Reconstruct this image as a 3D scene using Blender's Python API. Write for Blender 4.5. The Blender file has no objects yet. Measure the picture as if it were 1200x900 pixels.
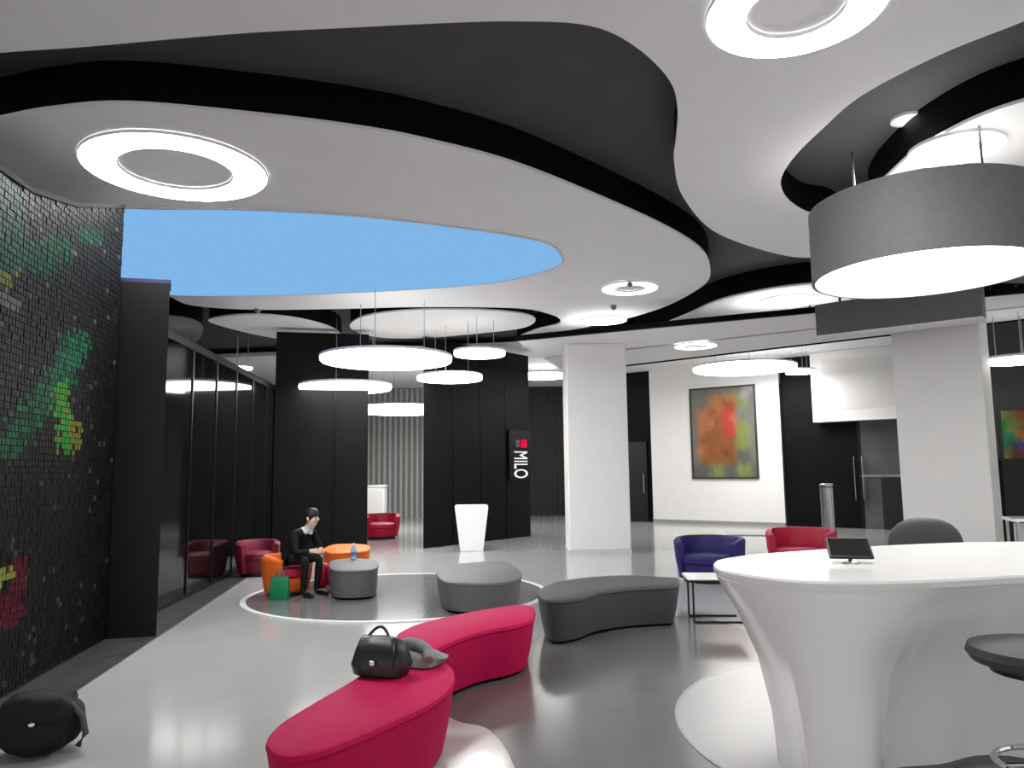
import bpy, bmesh, math, random
from mathutils import Vector, Matrix, noise
random.seed(7)
C = bpy.context.scene.collection
SC = bpy.context.scene
# ------------------------------------------------------------------ camera
CAM_H, FPX = 1.6, 900.0
PITCH = math.atan(103 / 900.0)
ROLL = 0.012
fw = Vector((0, math.cos(PITCH), math.sin(PITCH)))
up0 = Vector((0, -math.sin(PITCH), math.cos(PITCH)))
r0 = Vector((1, 0, 0))
rt = r0 * math.cos(ROLL) - up0 * math.sin(ROLL)
upv = up0 * math.cos(ROLL) + r0 * math.sin(ROLL)
cd = bpy.data.cameras.new('camera')
cd.sensor_width = 36
cd.lens = 36 * FPX / 1200
cd.clip_end = 200
cam = bpy.data.objects.new('camera', cd)
C.objects.link(cam)
cam.matrix_world = Matrix(((rt.x, upv.x, -fw.x, 0), (rt.y, upv.y, -fw.y, 0), (rt.z, upv.z, -fw.z, CAM_H), (0, 0, 0, 1)))
SC.camera = cam
EYE = Vector((0, 0, CAM_H))
# ------------------------------------------------------------------ world, exposure
w = bpy.data.worlds.new('world')
SC.world = w
w.use_nodes = True
w.node_tree.nodes['Background'].inputs[0].default_value = (1, 0.98, 0.96, 1)
w.node_tree.nodes['Background'].inputs[1].default_value = 0.85
SC.view_settings.view_transform = 'Standard'
SC.view_settings.look = 'None'
SC.view_settings.gamma = 1
SC.view_settings.exposure = 0.45
SC.cycles.max_bounces = 8
SC.cycles.diffuse_bounces = 5
SC.cycles.use_denoising = True
RING, DISC, DRUM = 36.0, 10.0, 11.0          # lamp strengths

# ------------------------------------------------------------------ measuring helpers (photo position -> place in the room)
def ray(px, py):
    return fw * FPX + rt * (px - 600) + upv * (450 - py)
def at_z(px, py, z=0.0):
    d = ray(px, py)
    t = (z - CAM_H) / d.z
    return EYE + d * t
def at_d(px, py, y):
    d = ray(px, py)
    return EYE + d * (y / d.y)
def proj(p):
    v = Vector(p) - EYE
    k = v.dot(fw)
    return 600 + FPX * v.dot(rt) / k, 450 - FPX * v.dot(upv) / k
def z_of(p, py):                       # height above floor point p that stands at picture row py
    lo, hi = -1.0, 9.0
    for _ in range(40):
        m = (lo + hi) / 2
        if proj((p.x, p.y, m))[1] > py: lo = m
        else: hi = m
    return lo
def smooth_closed(pts, n=6):
    out = []
    L = len(pts)
    for i in range(L):
        p0, p1, p2, p3 = (Vector(pts[(i + k - 1) % L]) for k in range(4))
        for j in range(n):
            t = j / n
            out.append(0.5 * ((2 * p1) + (p2 - p0) * t + (2 * p0 - 5 * p1 + 4 * p2 - p3) * t * t + (3 * p1 - p0 - 3 * p2 + p3) * t ** 3))
    return out
def area2(p):
    return sum(p[i].x * p[(i + 1) % len(p)].y - p[(i + 1) % len(p)].x * p[i].y for i in range(len(p)))
def ccw(p):
    return p if area2(p) > 0 else p[::-1]
def offset(p, d):                      # p counter-clockwise; positive d = inwards
    out = []
    L = len(p)
    for i in range(L):
        t = (p[(i + 1) % L] - p[i - 1])
        t = Vector((t.x, t.y)).normalized()
        out.append(Vector((p[i].x - t.y * d, p[i].y + t.x * d, 0)))
    return out

# ------------------------------------------------------------------ materials
def s2l(c):
    return tuple(((x / 255) / 12.92 if x <= 10 else ((x / 255 + 0.055) / 1.055) ** 2.4) for x in c) + (1,)
MATS = {}
def mat(name, rgb, rough=0.5, metal=0.0, var=0.06, scale=14.0, bump=0.0, spec=0.5, coat=0.0):
    if name in MATS: return MATS[name]
    m = bpy.data.materials.new(name)
    m.use_nodes = True
    nt = m.node_tree
    b = nt.nodes['Principled BSDF']
    col = s2l(rgb)
    tc = nt.nodes.new('ShaderNodeTexCoord')
    nz = nt.nodes.new('ShaderNodeTexNoise')
    nz.inputs['Scale'].default_value = scale
    nz.inputs['Detail'].default_value = 4
    nt.links.new(tc.outputs['Object'], nz.inputs['Vector'])
    rp = nt.nodes.new('ShaderNodeValToRGB')
    rp.color_ramp.elements[0].position = 0.3
    rp.color_ramp.elements[1].position = 0.7
    rp.color_ramp.elements[0].color = tuple(c * (1 - var) for c in col[:3]) + (1,)
    rp.color_ramp.elements[1].color = tuple(min(1, c * (1 + var)) for c in col[:3]) + (1,)
    nt.links.new(nz.outputs['Fac'], rp.inputs['Fac'])
    nt.links.new(rp.outputs['Color'], b.inputs['Base Color'])
    b.inputs['Roughness'].default_value = rough
    b.inputs['Metallic'].default_value = metal
    b.inputs['Specular IOR Level'].default_value = spec
    b.inputs['Coat Weight'].default_value = coat
    if bump:
        n2 = nt.nodes.new('ShaderNodeTexNoise')
        n2.inputs['Scale'].default_value = scale * 8
        nt.links.new(tc.outputs['Object'], n2.inputs['Vector'])
        bp = nt.nodes.new('ShaderNodeBump')
        bp.inputs['Strength'].default_value = bump
        bp.inputs['Distance'].default_value = 0.004
        nt.links.new(n2.outputs['Fac'], bp.inputs['Height'])
        nt.links.new(bp.outputs['Normal'], b.inputs['Normal'])
    MATS[name] = m
    return m
def glow(name, rgb, strength):
    if name in MATS: return MATS[name]
    m = bpy.data.materials.new(name)
    m.use_nodes = True
    nt = m.node_tree
    nt.nodes.remove(nt.nodes['Principled BSDF'])
    e = nt.nodes.new('ShaderNodeEmission')
    e.inputs[0].default_value = s2l(rgb)
    e.inputs[1].default_value = strength
    nt.links.new(e.outputs[0], nt.nodes['Material Output'].inputs[0])
    MATS[name] = m
    return m
def paint(name, rough=0.5, dist=0.0, spec=0.5):                # colours carried by the mesh itself
    m = bpy.data.materials.new(name)
    m.use_nodes = True
    nt = m.node_tree
    b = nt.nodes['Principled BSDF']
    a = nt.nodes.new('ShaderNodeAttribute')
    a.attribute_name = 'tint'
    nz = nt.nodes.new('ShaderNodeTexNoise')
    nz.inputs['Scale'].default_value = 9
    mx = nt.nodes.new('ShaderNodeMix')
    mx.data_type = 'RGBA'
    mx.blend_type = 'OVERLAY'
    mx.inputs['Factor'].default_value = dist
    nt.links.new(a.outputs['Color'], mx.inputs['A'])
    nt.links.new(nz.outputs['Fac'], mx.inputs['B'])
    nt.links.new(mx.outputs['Result'], b.inputs['Base Color'])
    b.inputs['Roughness'].default_value = rough
    b.inputs['Specular IOR Level'].default_value = spec
    return m
WHITE = mat('white_plaster', (226, 225, 224), 0.6, var=0.02, scale=3)
WALLW = mat('white_wall_paint', (236, 235, 234), 0.6, var=0.015, scale=3)
CLOUD = mat('ceiling_white', (238, 238, 239), 0.7, var=0.015, scale=2)
RIM = mat('rim_black', (9, 9, 9), 0.8, var=0.2, spec=0.1)
PLEN = mat('plenum_charcoal', (82, 82, 82), 0.75, var=0.1, scale=1.2, spec=0.2)
BLACKW = mat('black_wall', (12, 12, 13), 0.5, var=0.3, scale=1.5, spec=0.12)
SLABB = mat('black_slab', (8, 8, 10), 0.35, var=0.2, spec=0.3)
GLASSB = mat('smoked_glass', (14, 14, 15), 0.06, var=0.25, scale=1.2, spec=0.45)
METAL = mat('brushed_steel', (170, 170, 172), 0.28, 1.0, var=0.06)
CHROME = mat('chrome', (215, 215, 218), 0.08, 1.0, var=0.02)
DMETAL = mat('dark_metal', (40, 40, 42), 0.35, 0.8, var=0.1)
PINK = mat('raspberry_upholstery', (182, 12, 76), 0.7, var=0.07, bump=0.25, scale=20, spec=0.15)
GREYU = mat('charcoal_upholstery', (62, 62, 64), 0.65, var=0.1, bump=0.25, scale=20)
GREYM = mat('mid_grey_upholstery', (98, 98, 100), 0.6, var=0.1, bump=0.2, scale=20)
ORANGE = mat('orange_upholstery', (228, 104, 10), 0.6, var=0.08, bump=0.2, scale=20)
RED = mat('red_upholstery', (178, 14, 58), 0.55, var=0.08, bump=0.2, scale=20)
MAROON = mat('maroon_upholstery', (112, 14, 44), 0.6, var=0.1, bump=0.2, scale=20)
NAVY = mat('navy_upholstery', (28, 17, 96), 0.6, var=0.1, bump=0.2, scale=20)
BLACKC = mat('black_cloth', (18, 18, 20), 0.75, var=0.25, scale=18, bump=0.3, spec=0.3)
BLACKL = mat('black_leather', (22, 22, 23), 0.38, var=0.2, scale=18, bump=0.4)
GREYC = mat('grey_cloth', (128, 130, 130), 0.8, var=0.12, scale=18, bump=0.3)
GLOSSW = mat('gloss_white_lacquer', (247, 247, 247), 0.18, var=0.01, scale=2, coat=0.2)
SOIL = mat('dark_soil', (40, 30, 24), 0.9, var=0.3, scale=40, bump=0.6)
SKIN = mat('skin', (232, 200, 184), 0.55, var=0.05)
HAIR = mat('dark_hair', (20, 17, 16), 0.5, var=0.2, scale=60)
GREEN = mat('emerald_bag_cloth', (0, 124, 78), 0.55, var=0.1, bump=0.2)
G_RING = glow('ring_light', (255, 253, 250), RING)
G_DISC = glow('disc_light', (255, 253, 250), DISC)
G_UP = glow('pendant_top_fill', (255, 253, 250), 1.2)  # glow added on the pendant tops to brighten the ceiling
G_DRUM = glow('drum_light', (255, 252, 248), DRUM)
G_BLUE = glow('blue_backlit_film', (128, 182, 232), 0.73)
G_LED = glow('white_led', (255, 255, 255), 1.2)

def floor_material():
    m = bpy.data.materials.new('polished_grey_floor')
    m.use_nodes = True
    nt = m.node_tree
    b = nt.nodes['Principled BSDF']
    tc = nt.nodes.new('ShaderNodeTexCoord')
    nz = nt.nodes.new('ShaderNodeTexNoise')
    nz.inputs['Scale'].default_value = 1.6
    nz.inputs['Detail'].default_value = 8
    nt.links.new(tc.outputs['Object'], nz.inputs['Vector'])
    rp = nt.nodes.new('ShaderNodeValToRGB')
    rp.color_ramp.elements[0].color = s2l((166, 166, 166))
    rp.color_ramp.elements[1].color = s2l((178, 178, 177))
    nt.links.new(nz.outputs['Fac'], rp.inputs['Fac'])
    nt.links.new(rp.outputs['Color'], b.inputs['Base Color'])
    b.inputs['Roughness'].default_value = 0.13
    b.inputs['Specular IOR Level'].default_value = 0.6
    return m
FLOOR = floor_material()

# ------------------------------------------------------------------ mesh builder
class MB:
    def __init__(self):
        self.v, self.f = [], []
    def add(self, vs, fs):
        k = len(self.v)
        self.v += [tuple(p) for p in vs]
        self.f += [tuple(i + k for i in f) for f in fs]
        return self
    def box(self, c, s, rz=0.0):
        c = Vector(c)
        R = Matrix.Rotation(rz, 3, 'Z')
        vs = [c + R @ Vector((x * s[0] / 2, y * s[1] / 2, z * s[2] / 2)) for z in (-1, 1) for x, y in ((-1, -1), (1, -1), (1, 1), (-1, 1))]
        return self.add(vs, [(3, 2, 1, 0), (4, 5, 6, 7), (0, 1, 5, 4), (1, 2, 6, 5), (2, 3, 7, 6), (3, 0, 4, 7)])
    def loft(self, rings, cap0=True, cap1=True):
        n = len(rings[0])
        vs = [p for r in rings for p in r]
        fs = []
        for k in range(len(rings) - 1):
            for i in range(n):
                j = (i + 1) % n
                fs.append((k * n + i, k * n + j, (k + 1) * n + j, (k + 1) * n + i))
        if cap0: fs.append(tuple(range(n))[::-1])
        if cap1: fs.append(tuple(range((len(rings) - 1) * n, len(rings) * n)))
        return self.add(vs, fs)
    def prism(self, pts, z0, z1, caps=True):
        p = ccw([Vector((q[0], q[1], 0)) for q in pts])
        return self.loft([[(q.x, q.y, z0) for q in p], [(q.x, q.y, z1) for q in p]], caps, caps)
    def lathe(self, prof, c=(0, 0, 0), n=32, cap0=True, cap1=True):
        return self.loft([[(c[0] + r * math.cos(a * 2 * math.pi / n), c[1] + r * math.sin(a * 2 * math.pi / n), c[2] + z) for a in range(n)] for r, z in prof], cap0, cap1)
    def ring(self, c, r0, r1, z0, z1, n=64):
        rs = []
        for r, z in ((r0, z0), (r1, z0), (r1, z1), (r0, z1), (r0, z0)):
            rs.append([(c[0] + r * math.cos(a * 2 * math.pi / n), c[1] + r * math.sin(a * 2 * math.pi / n), z) for a in range(n)])
        return self.loft(rs, False, False)
    def tube(self, path, r, n=10):
        path = [Vector(p) for p in path]
        rings = []
        for i, p in enumerate(path):
            t = (path[min(i + 1, len(path) - 1)] - path[max(i - 1, 0)]).normalized()
            a = Vector((0, 0, 1)) if abs(t.z) < 0.9 else Vector((1, 0, 0))
            u = t.cross(a).normalized()
            v = t.cross(u)
            rr = r[i] if isinstance(r, (list, tuple)) else r
            rings.append([p + (u * math.cos(k * 2 * math.pi / n) + v * math.sin(k * 2 * math.pi / n)) * rr for k in range(n)])
        return self.loft(rings)
    def blob(self, c, s, n=20, m=12, rz=0.0, rough=0.0, power=1.0):
        R = Matrix.Rotation(rz, 3, 'Z')
        rings = []
        for i in range(m + 1):
            th = math.pi * (0.02 + 0.96 * i / m)
            z = -math.cos(th)
            r = math.sin(th)
            row = []
            for k in range(n):
                a = k * 2 * math.pi / n
                ca, sa = math.cos(a), math.sin(a)
                q = Vector((math.copysign(abs(ca) ** power, ca) * r ** power, math.copysign(abs(sa) ** power, sa) * r ** power, math.copysign(abs(z) ** power, z)))
                if rough: q *= 1 + rough * noise.noise(q * 2.3 + Vector(c))
                row.append(Vector(c) + R @ Vector((q.x * s[0], q.y * s[1], q.z * s[2])))
            rings.append(row)
        return self.loft(rings)
    def build(self, name, m, parent=None, smooth=False, origin=None, bevel=0.0):
        me = bpy.data.meshes.new(name)
        o = Vector(origin) if origin is not None else Vector((0, 0, 0))
        me.from_pydata([tuple(Vector(p) - o) for p in self.v], [], self.f)
        bm = bmesh.new()
        bm.from_mesh(me)
        bmesh.ops.recalc_face_normals(bm, faces=bm.faces)
        bm.to_mesh(me)
        bm.free()
        me.materials.append(m)
        ob = bpy.data.objects.new(name, me)
        C.objects.link(ob)
        if parent is not None: ob.parent = parent
        elif origin is not None: ob.location = o
        if smooth:
            for p in me.polygons: p.use_smooth = True
            me.set_sharp_from_angle(angle=math.radians(40))
        if bevel:
            b = ob.modifiers.new('bevel', 'BEVEL')
            b.width = bevel
            b.segments = 2
            b.limit_method = 'ANGLE'
        return ob
def tag(o, label, cat, group=None):
    o['label'] = label
    o['category'] = cat
    if group: o['group'] = group
    return o
def struct(o):
    o['kind'] = 'structure'
    return o
def stuff(o):
    o['kind'] = 'stuff'
    return o
def empty(name, loc, label, cat, rz=0.0, group=None):
    o = bpy.data.objects.new(name, None)
    o.empty_display_size = 0.1
    o.location = loc
    o.rotation_euler = (0, 0, rz)
    C.objects.link(o)
    return tag(o, label, cat, group)

Z1, ZP = 4.6, 4.98            # underside of the white clouds, dark plenum above them
# ================================================================== SETTING
struct(MB().box((0, 11, -0.05), (34, 44, 0.1)).build('floor', FLOOR))
struct(MB().box((0, 13, ZP + 0.05), (34, 40, 0.1)).build('ceiling', PLEN))
# dark stone border of the floor along the mosaic wall
e = [at_z(-90, 930), at_z(60, 830), at_z(165, 760), at_z(270, 690), at_z(330, 650)]
i_ = [Vector((p.x - 0.75, p.y + 0.1, 0)) for p in e]
struct(MB().prism(e + i_[::-1], 0.0, 0.004).build('trim_1', mat('dark_floor_stone', (66, 66, 67), 0.3, var=0.35, scale=5)))
# round floor inlays
def disc_inlay(name, c, r, m, z, ring_m, rr=0.06):
    a = struct(MB().lathe([(r, 0), (r, z)], (c.x, c.y, 0), 96).build(name, m))
    b = MB().ring(c, r, r + rr, 0, z + 0.002, 96).build('border_ring', ring_m, a)
    return a
DAIS = Vector((-1.55, 10.5, 0))
disc_inlay('trim_2', DAIS, 1.93, mat('grey_gloss_inlay', (118, 118, 119), 0.15, var=0.08, scale=2), 0.012, mat('white_inlay_ring', (245, 245, 245), 0.25, var=0.01), 0.07)
disc_inlay('trim_3', Vector((2.95, 4.9, 0)), 1.92, mat('white_gloss_inlay', (158, 158, 158), 0.3, var=0.03, scale=2), 0.006, mat('grey_inlay_line', (150, 150, 150), 0.25), 0.02)

bandp = smooth_closed([at_z(x, y) for x, y in [(500, 812), (560, 775), (640, 745), (720, 730), (810, 722), (880, 742), (960, 800), (980, 880), (900, 960), (740, 990), (640, 950), (606, 905), (592, 876), (570, 853), (530, 842)]], 6)
struct(MB().prism(bandp, 0.0, 0.003).build('trim_4', mat('darker_floor_band', (90, 90, 90), 0.2, var=0.06, scale=2)))

def slab_between(name, a, b, z0, z1, th, m, bend=None):
    """upright wall from floor point a to b, thickness away from the camera"""
    a, b = Vector((a.x, a.y, 0)), Vector((b.x, b.y, 0))
    ra, rb = a.normalized(), b.normalized()
    t = (b - a).normalized()
    n = Vector((-t.y, t.x, 0))
    if n.dot(a) < 0: n = -n
    a2 = a + ra * (th / max(0.3, ra.dot(n)))
    b2 = b + rb * (th / max(0.3, rb.dot(n)))
    return MB().prism([a, b, b2, a2], z0, z1).build(name, m)

# far back wall with upright slats
wb = struct(MB().box((0, 28.6, 2.45), (26, 0.3, 4.9)).build('wall_back', mat('back_wall_grey', (84, 84, 85), 0.6, var=0.1)))
lit = struct(MB().box((-4.1, 28.41, 2.4), (3.6, 0.08, 4.8)).build('wall_back.001', mat('back_wall_lit', (150, 150, 150), 0.5, var=0.08)))  # lit corridor zone: its brightness is put into the wall colour
slat_d = MB().box((0, 0, 2.35), (0.085, 0.14, 4.7)).build('slat', mat('dark_slat', (24, 24, 24), 0.5), wb)
slat_d.location = (0.62, 28.36, 0)
slat_l = MB().box((0, 0, 2.35), (0.07, 0.1, 4.7)).build('slat', mat('lit_slat', (196, 196, 194), 0.5), lit)  # slats of the lit zone, made lighter in colour
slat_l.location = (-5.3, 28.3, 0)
for k in range(1, 8):
    s = slat_d.copy(); C.objects.link(s); s.parent = wb; s.location = (0.62 + k * 0.2, 28.36, 0)
for k in range(1, 12):
    s = slat_l.copy(); C.objects.link(s); s.parent = lit; s.location = (-5.3 + k * 0.2, 28.3, 0)

# white wall that carries the large painting, dark walls each side of it
pa, pb = at_z(766, 612), at_z(921, 617)
tA = (pb - pa).normalized()
nA = Vector((-tA.y, tA.x, 0))
if nA.y > 0: nA = -nA                              # towards the camera
pc = pa + tA * 12
ZR = 4.74
struct(slab_between('wall_right', pa, pb, 0, ZR, 0.3, WALLW))
MB().prism([pa, pb, pb + nA * 0.03, pa + nA * 0.03], 0.0, 0.1).build('skirting', mat('grey_skirting', (150, 150, 150), 0.4), bpy.data.objects['wall_right'])
pd = pb - nA * 0.15
struct(slab_between('wall_right.001', pd, pd + tA * 9, 0, ZR, 0.3, BLACKW))
pl = pa - nA * 0.12
struct(slab_between('wall_right.002', pl - tA * 1.35, pl, 0, ZR, 0.2, BLACKW))
dn = pl - tA * 1.2 + nA * 0.02
dr = struct(MB().prism([dn, dn + tA * 1.0, dn + tA * 1.0 + nA * 0.05, dn + nA * 0.05], 0.0, 2.5).build('door_1', mat('black_door', (20, 20, 21), 0.4)))
MB().tube([dn + tA * 0.9 + nA * 0.1 + Vector((0, 0, 0.9)), dn + tA * 0.9 + nA * 0.1 + Vector((0, 0, 1.5))], 0.02).build('door_handle', METAL, dr)
# far flat ceiling beyond the raft
struct(MB().prism([(-9, 20.6), (16, 16.2), (16, 28.4), (-9, 28.4)], ZR, ZR + 0.1).build('ceiling.001', CLOUD))
# dark enclosing wall on the far left, seen past the glass
struct(MB().box((-9.2, 17, 2.45), (0.3, 26, 4.9)).build('wall_left.001', BLACKW))

# ---------------- mosaic wall on the left: dark body with real tiles laid on its face
mb_base = [at_z(-70, 866), at_z(0, 820), at_z(60, 785), at_z(121, 751)]
mb_top = [z_of(mb_base[0], 186), z_of(mb_base[1], 226), z_of(mb_base[2], 243), z_of(mb_base[3], 244)]
body = MB()
back = [p + Vector((-0.3, 0.14, 0)) for p in mb_base]
rings = []
for p, q, z in zip(mb_base, back, mb_top):
    rings.append([(p.x, p.y, 0), (q.x, q.y, 0), (q.x, q.y, z), (p.x, p.y, z)])
body.loft(rings)
wl = struct(body.build('wall_left', mat('grout_dark', (26, 26, 27), 0.8)))
def mosaic_colour(x, y):
    x += random.uniform(-5, 5); y += random.uniform(-5, 5)
    def seg(ax, ay, bx, by, wd):
        t = max(0, min(1, ((x - ax) * (bx - ax) + (y - ay) * (by - ay)) / ((bx - ax) ** 2 + (by - ay) ** 2)))
        return math.hypot(x - ax - t * (bx - ax), y - ay - t * (by - ay)) < wd
    DG, MG, BG, OL, YE, MR = (0, 46, 28), (16, 76, 54), (38, 118, 34), (100, 97, 34), (120, 128, 56), (78, 8, 32)
    if seg(70, 455, 76, 522, 9): return BG if random.random() < 0.7 else OL
    if seg(84, 500, 90, 524, 6): return OL
    if seg(88, 405, 74, 440, 16) or seg(70, 440, 10, 522, 17): return MG if random.random() < 0.65 else DG
    if seg(0, 238, 6, 292, 26) or seg(20, 298, 70, 292, 14) or seg(40, 305, 55, 316, 9) or seg(100, 276, 112, 280, 8): return DG
    if seg(-10, 328, 8, 328, 9): return (76, 84, 12)
    if seg(-10, 305, 14, 312, 8) or seg(-10, 350, 14, 355, 9): return (70, 70, 70)
    if seg(-20, 675, 5, 672, 10): return YE
    if seg(20, 665, 22, 690, 9) or seg(-10, 710, 8, 715, 20): return MR
    k = random.random()
    if k < 0.03: return (62, 62, 62)
    if k < 0.16: return (14, 14, 14)
    g = random.randint(9, 22)
    return (g, g, g)
tv, tf, tcol = [], [], []
TS = 0.052
for s in range(3):
    a, b = mb_base[s], mb_base[s + 1]
    L = (b - a).length
    t = (b - a) / L
    n = Vector((t.y, -t.x, 0))
    nx = int(L / TS)
    for i in range(nx):
        u = (i + 0.5) * L / nx
        zt = mb_top[s] + (mb_top[s + 1] - mb_top[s]) * u / L - 0.004
        for j in range(int(zt / TS)):
            z = 0.02 + (j + 0.5) * TS
            p = a + t * u + Vector((0, 0, z))
            h = TS * 0.46
            pr = random.uniform(0.006, 0.012)
            k = len(tv)
            for dz, du in ((-h, -h), (-h, h), (h, h), (h, -h)): tv.append(p + t * du * L / nx / TS + Vector((0, 0, dz)) - n * 0.002)
            for dz, du in ((-h, -h), (-h, h), (h, h), (h, -h)): tv.append(p + t * du * 0.9 * L / nx / TS + Vector((0, 0, dz * 0.9)) + n * pr)
            tf += [(k + 4, k + 5, k + 6, k + 7), (k, k + 1, k + 5, k + 4), (k + 1, k + 2, k + 6, k + 5), (k + 2, k + 3, k + 7, k + 6), (k + 3, k, k + 4, k + 7)]
            tcol += [mosaic_colour(*proj(p))] * 5
me = bpy.data.meshes.new('mosaic_tiles')
me.from_pydata([tuple(p) for p in tv], [], tf)
ca = me.color_attributes.new('tint', 'FLOAT_COLOR', 'CORNER')
for p in me.polygons:
    c = s2l(tcol[p.index])
    for li in p.loop_indices: ca.data[li].color = c
me.materials.append(paint('mosaic_glaze', 0.55, 0.15, 0.12))
mt = bpy.data.objects.new('mosaic_tiles', me)
C.objects.link(mt)
mt.parent = wl
stuff(mt)
cap = MB()
for s in range(3):
    cap.add([Vector((p.x, p.y, 0)) + Vector((dx, 0, z + dz)) for p, z in ((mb_base[s], mb_top[s]), (mb_base[s + 1], mb_top[s + 1])) for dx, dz in ((0.02, 0), (-0.32, 0), (-0.32, 0.04), (0.02, 0.04))],
            [(0, 1, 2, 3), (7, 6, 5, 4), (0, 4, 5, 1), (1, 5, 6, 2), (2, 6, 7, 3), (3, 7, 4, 0)])
cap.build('wall_cap', RIM, wl)

# ---------------- black slab pillar at the end of the mosaic
sa, sb = at_z(117, 750), at_z(183, 746)
zs = z_of(sb, 328)
ps = empty('black_pillar', (sa + sb) / 2, 'plain black slab pillar closing the end of the mosaic wall', 'pillar')
o_ = slab_between('shaft', sa, sb, 0.0, zs - 0.04, 0.35, SLABB); o_.data.transform(Matrix.Translation(-ps.location)); o_.parent = ps
o_ = slab_between('cap', sa + Vector((-.01, 0, 0)), sb + Vector((.01, 0, 0)), zs - 0.04, zs, 0.36, mat('dark_blue_cap', (16, 20, 60), 0.4)); o_.data.transform(Matrix.Translation(-ps.location)); o_.parent = ps

# ---------------- smoked glass partition running back from the pillar
ga, gb = Vector((-4.12, 8.1, 0)), Vector((-4.85, 15.9, 0))
gp = empty('glass_partition', (ga + gb) / 2, 'long smoked glass partition behind the orange armchair', 'partition')
def loc(o, r):
    o.data.transform(Matrix.Translation(-Vector(r.location))); o.parent = r
    return o
gd = (gb - ga); GL = gd.length; gt = gd / GL; gn = Vector((gt.y, -gt.x, 0))
NP = 7
for k in range(NP):
    a, b = ga + gt * (GL * k / NP + 0.02), ga + gt * (GL * (k + 1) / NP - 0.02)
    loc(MB().prism([a, b, b - gn * 0.03, a - gn * 0.03], 0.06, 3.3).build('pane', GLASSB), gp)
for k in range(NP + 1):
    a = ga + gt * (GL * k / NP)
    loc(MB().box((a.x - 0.015, a.y, 1.7), (0.06, 0.035, 3.36), math.atan2(gt.y, gt.x) - math.pi / 2).build('mullion', DMETAL), gp)
for z0, z1, nm in ((0, 0.06, 'bottom_rail'), (3.3, 3.4, 'top_rail')):
    loc(MB().prism([ga + gn * 0.01, gb + gn * 0.01, gb - gn * 0.05, ga - gn * 0.05], z0, z1).build(nm, DMETAL), gp)

# ---------------- dark facing wall and black free-standing wall with the sign
wa, wbp = at_z(318, 652), at_z(430, 648)
w4 = struct(slab_between('wall_left.002', wa, wbp, 0, 4.5, 0.3, BLACKW))
for px in (352, 391):
    j = at_z(px, 650)
    MB().box((j.x, j.y - 0.012, 2.2), (0.02, 0.02, 4.3)).build('wall_joint', DMETAL, w4)
ba, bb = at_z(496, 643), at_z(622, 628)
bw = empty('display_wall', (ba + bb) / 2, 'black free-standing wall behind the white planter', 'wall')
loc(slab_between('wall_panel', ba, bb, 0, 4.56, 0.3, mat('black_panel', (10, 10, 11), 0.45, var=0.3, scale=1.5, spec=0.14)), bw)
bt = (bb - ba).normalized(); bn = Vector((bt.y, -bt.x, 0))
if bn.y > 0: bn = -bn
for f in (0.25, 0.5, 0.75):
    j = ba + (bb - ba) * f + bn * 0.006
    loc(MB().box((j.x, j.y, 2.2), (0.014, 0.012, 4.3), math.atan2(bt.y, bt.x)).build('panel_joint', DMETAL), bw)
def on_wall(px, py, a, n):                       # where a sight line meets an upright plane
    d = ray(px, py)
    return EYE + d * ((a - EYE).dot(n) / d.dot(n))
s0, s1 = on_wall(595, 563, ba, bn), on_wall(620, 505, ba, bn)
sg = empty('wall_sign', ((s0.x + s1.x) / 2, (s0.y + s1.y) / 2, s0.z), 'upright black sign with a red square and vertical white letters on the black wall', 'sign')
a, b = Vector((s0.x, s0.y, 0)), Vector((s1.x, s1.y, 0))
loc(MB().prism([a + bn * 0.01, b + bn * 0.01, b + bn * 0.06, a + bn * 0.06], s0.z, s1.z).build('sign_panel', SLABB), sg)
q = on_wall(611, 520, ba, bn) + bn * 0.07
loc(MB().box(q, (0.2, 0.03, 0.2), math.atan2(bt.y, bt.x)).build('red_square', glow('red_led', (255, 10, 70), 0.8)), sg)
q = on_wall(609, 520, ba, bn) + bn * 0.066 - bt * 0.17
loc(MB().box(q, (0.14, 0.02, 0.18), math.atan2(bt.y, bt.x)).build('grey_square', mat('sign_grey', (112, 96, 102), 0.5)), sg)
cu = bpy.data.curves.new('lettering', 'FONT')
cu.body = 'MILO'
cu.size = 0.42
cu.extrude = 0.006
to = bpy.data.objects.new('lettering', cu)
C.objects.link(to)
bpy.context.view_layer.update()
tm = bpy.data.meshes.new_from_object(to.evaluated_get(bpy.context.evaluated_depsgraph_get()))
bpy.data.objects.remove(to)
xs = [v.co.x for v in tm.vertices]; ys = [v.co.y for v in tm.vertices]
tx0, tx1, ty0, ty1 = min(xs), max(xs), min(ys), max(ys)
u0, u1 = on_wall(600, 529, ba, bn), on_wall(616, 560, ba, bn)
hgt = u0.z - u1.z
wid = (Vector((u1.x, u1.y, 0)) - Vector((u0.x, u0.y, 0))).length
for v in tm.vertices:                            # letters turned to read downwards
    fx, fy, fz = (v.co.x - tx0) / (tx1 - tx0), (v.co.y - ty0) / (ty1 - ty0), v.co.z
    p = Vector((u0.x, u0.y, u0.z)) + bt * wid * fy - Vector((0, 0, hgt * fx)) + bn * (0.068 + fz)
    v.co = p - Vector(sg.location)
tm.materials.append(glow('white_letters', (240, 240, 240), 0.9))
tl = bpy.data.objects.new('lettering', tm)
C.objects.link(tl)
tl.parent = sg
tag(sg, sg['label'], 'sign')

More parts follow.
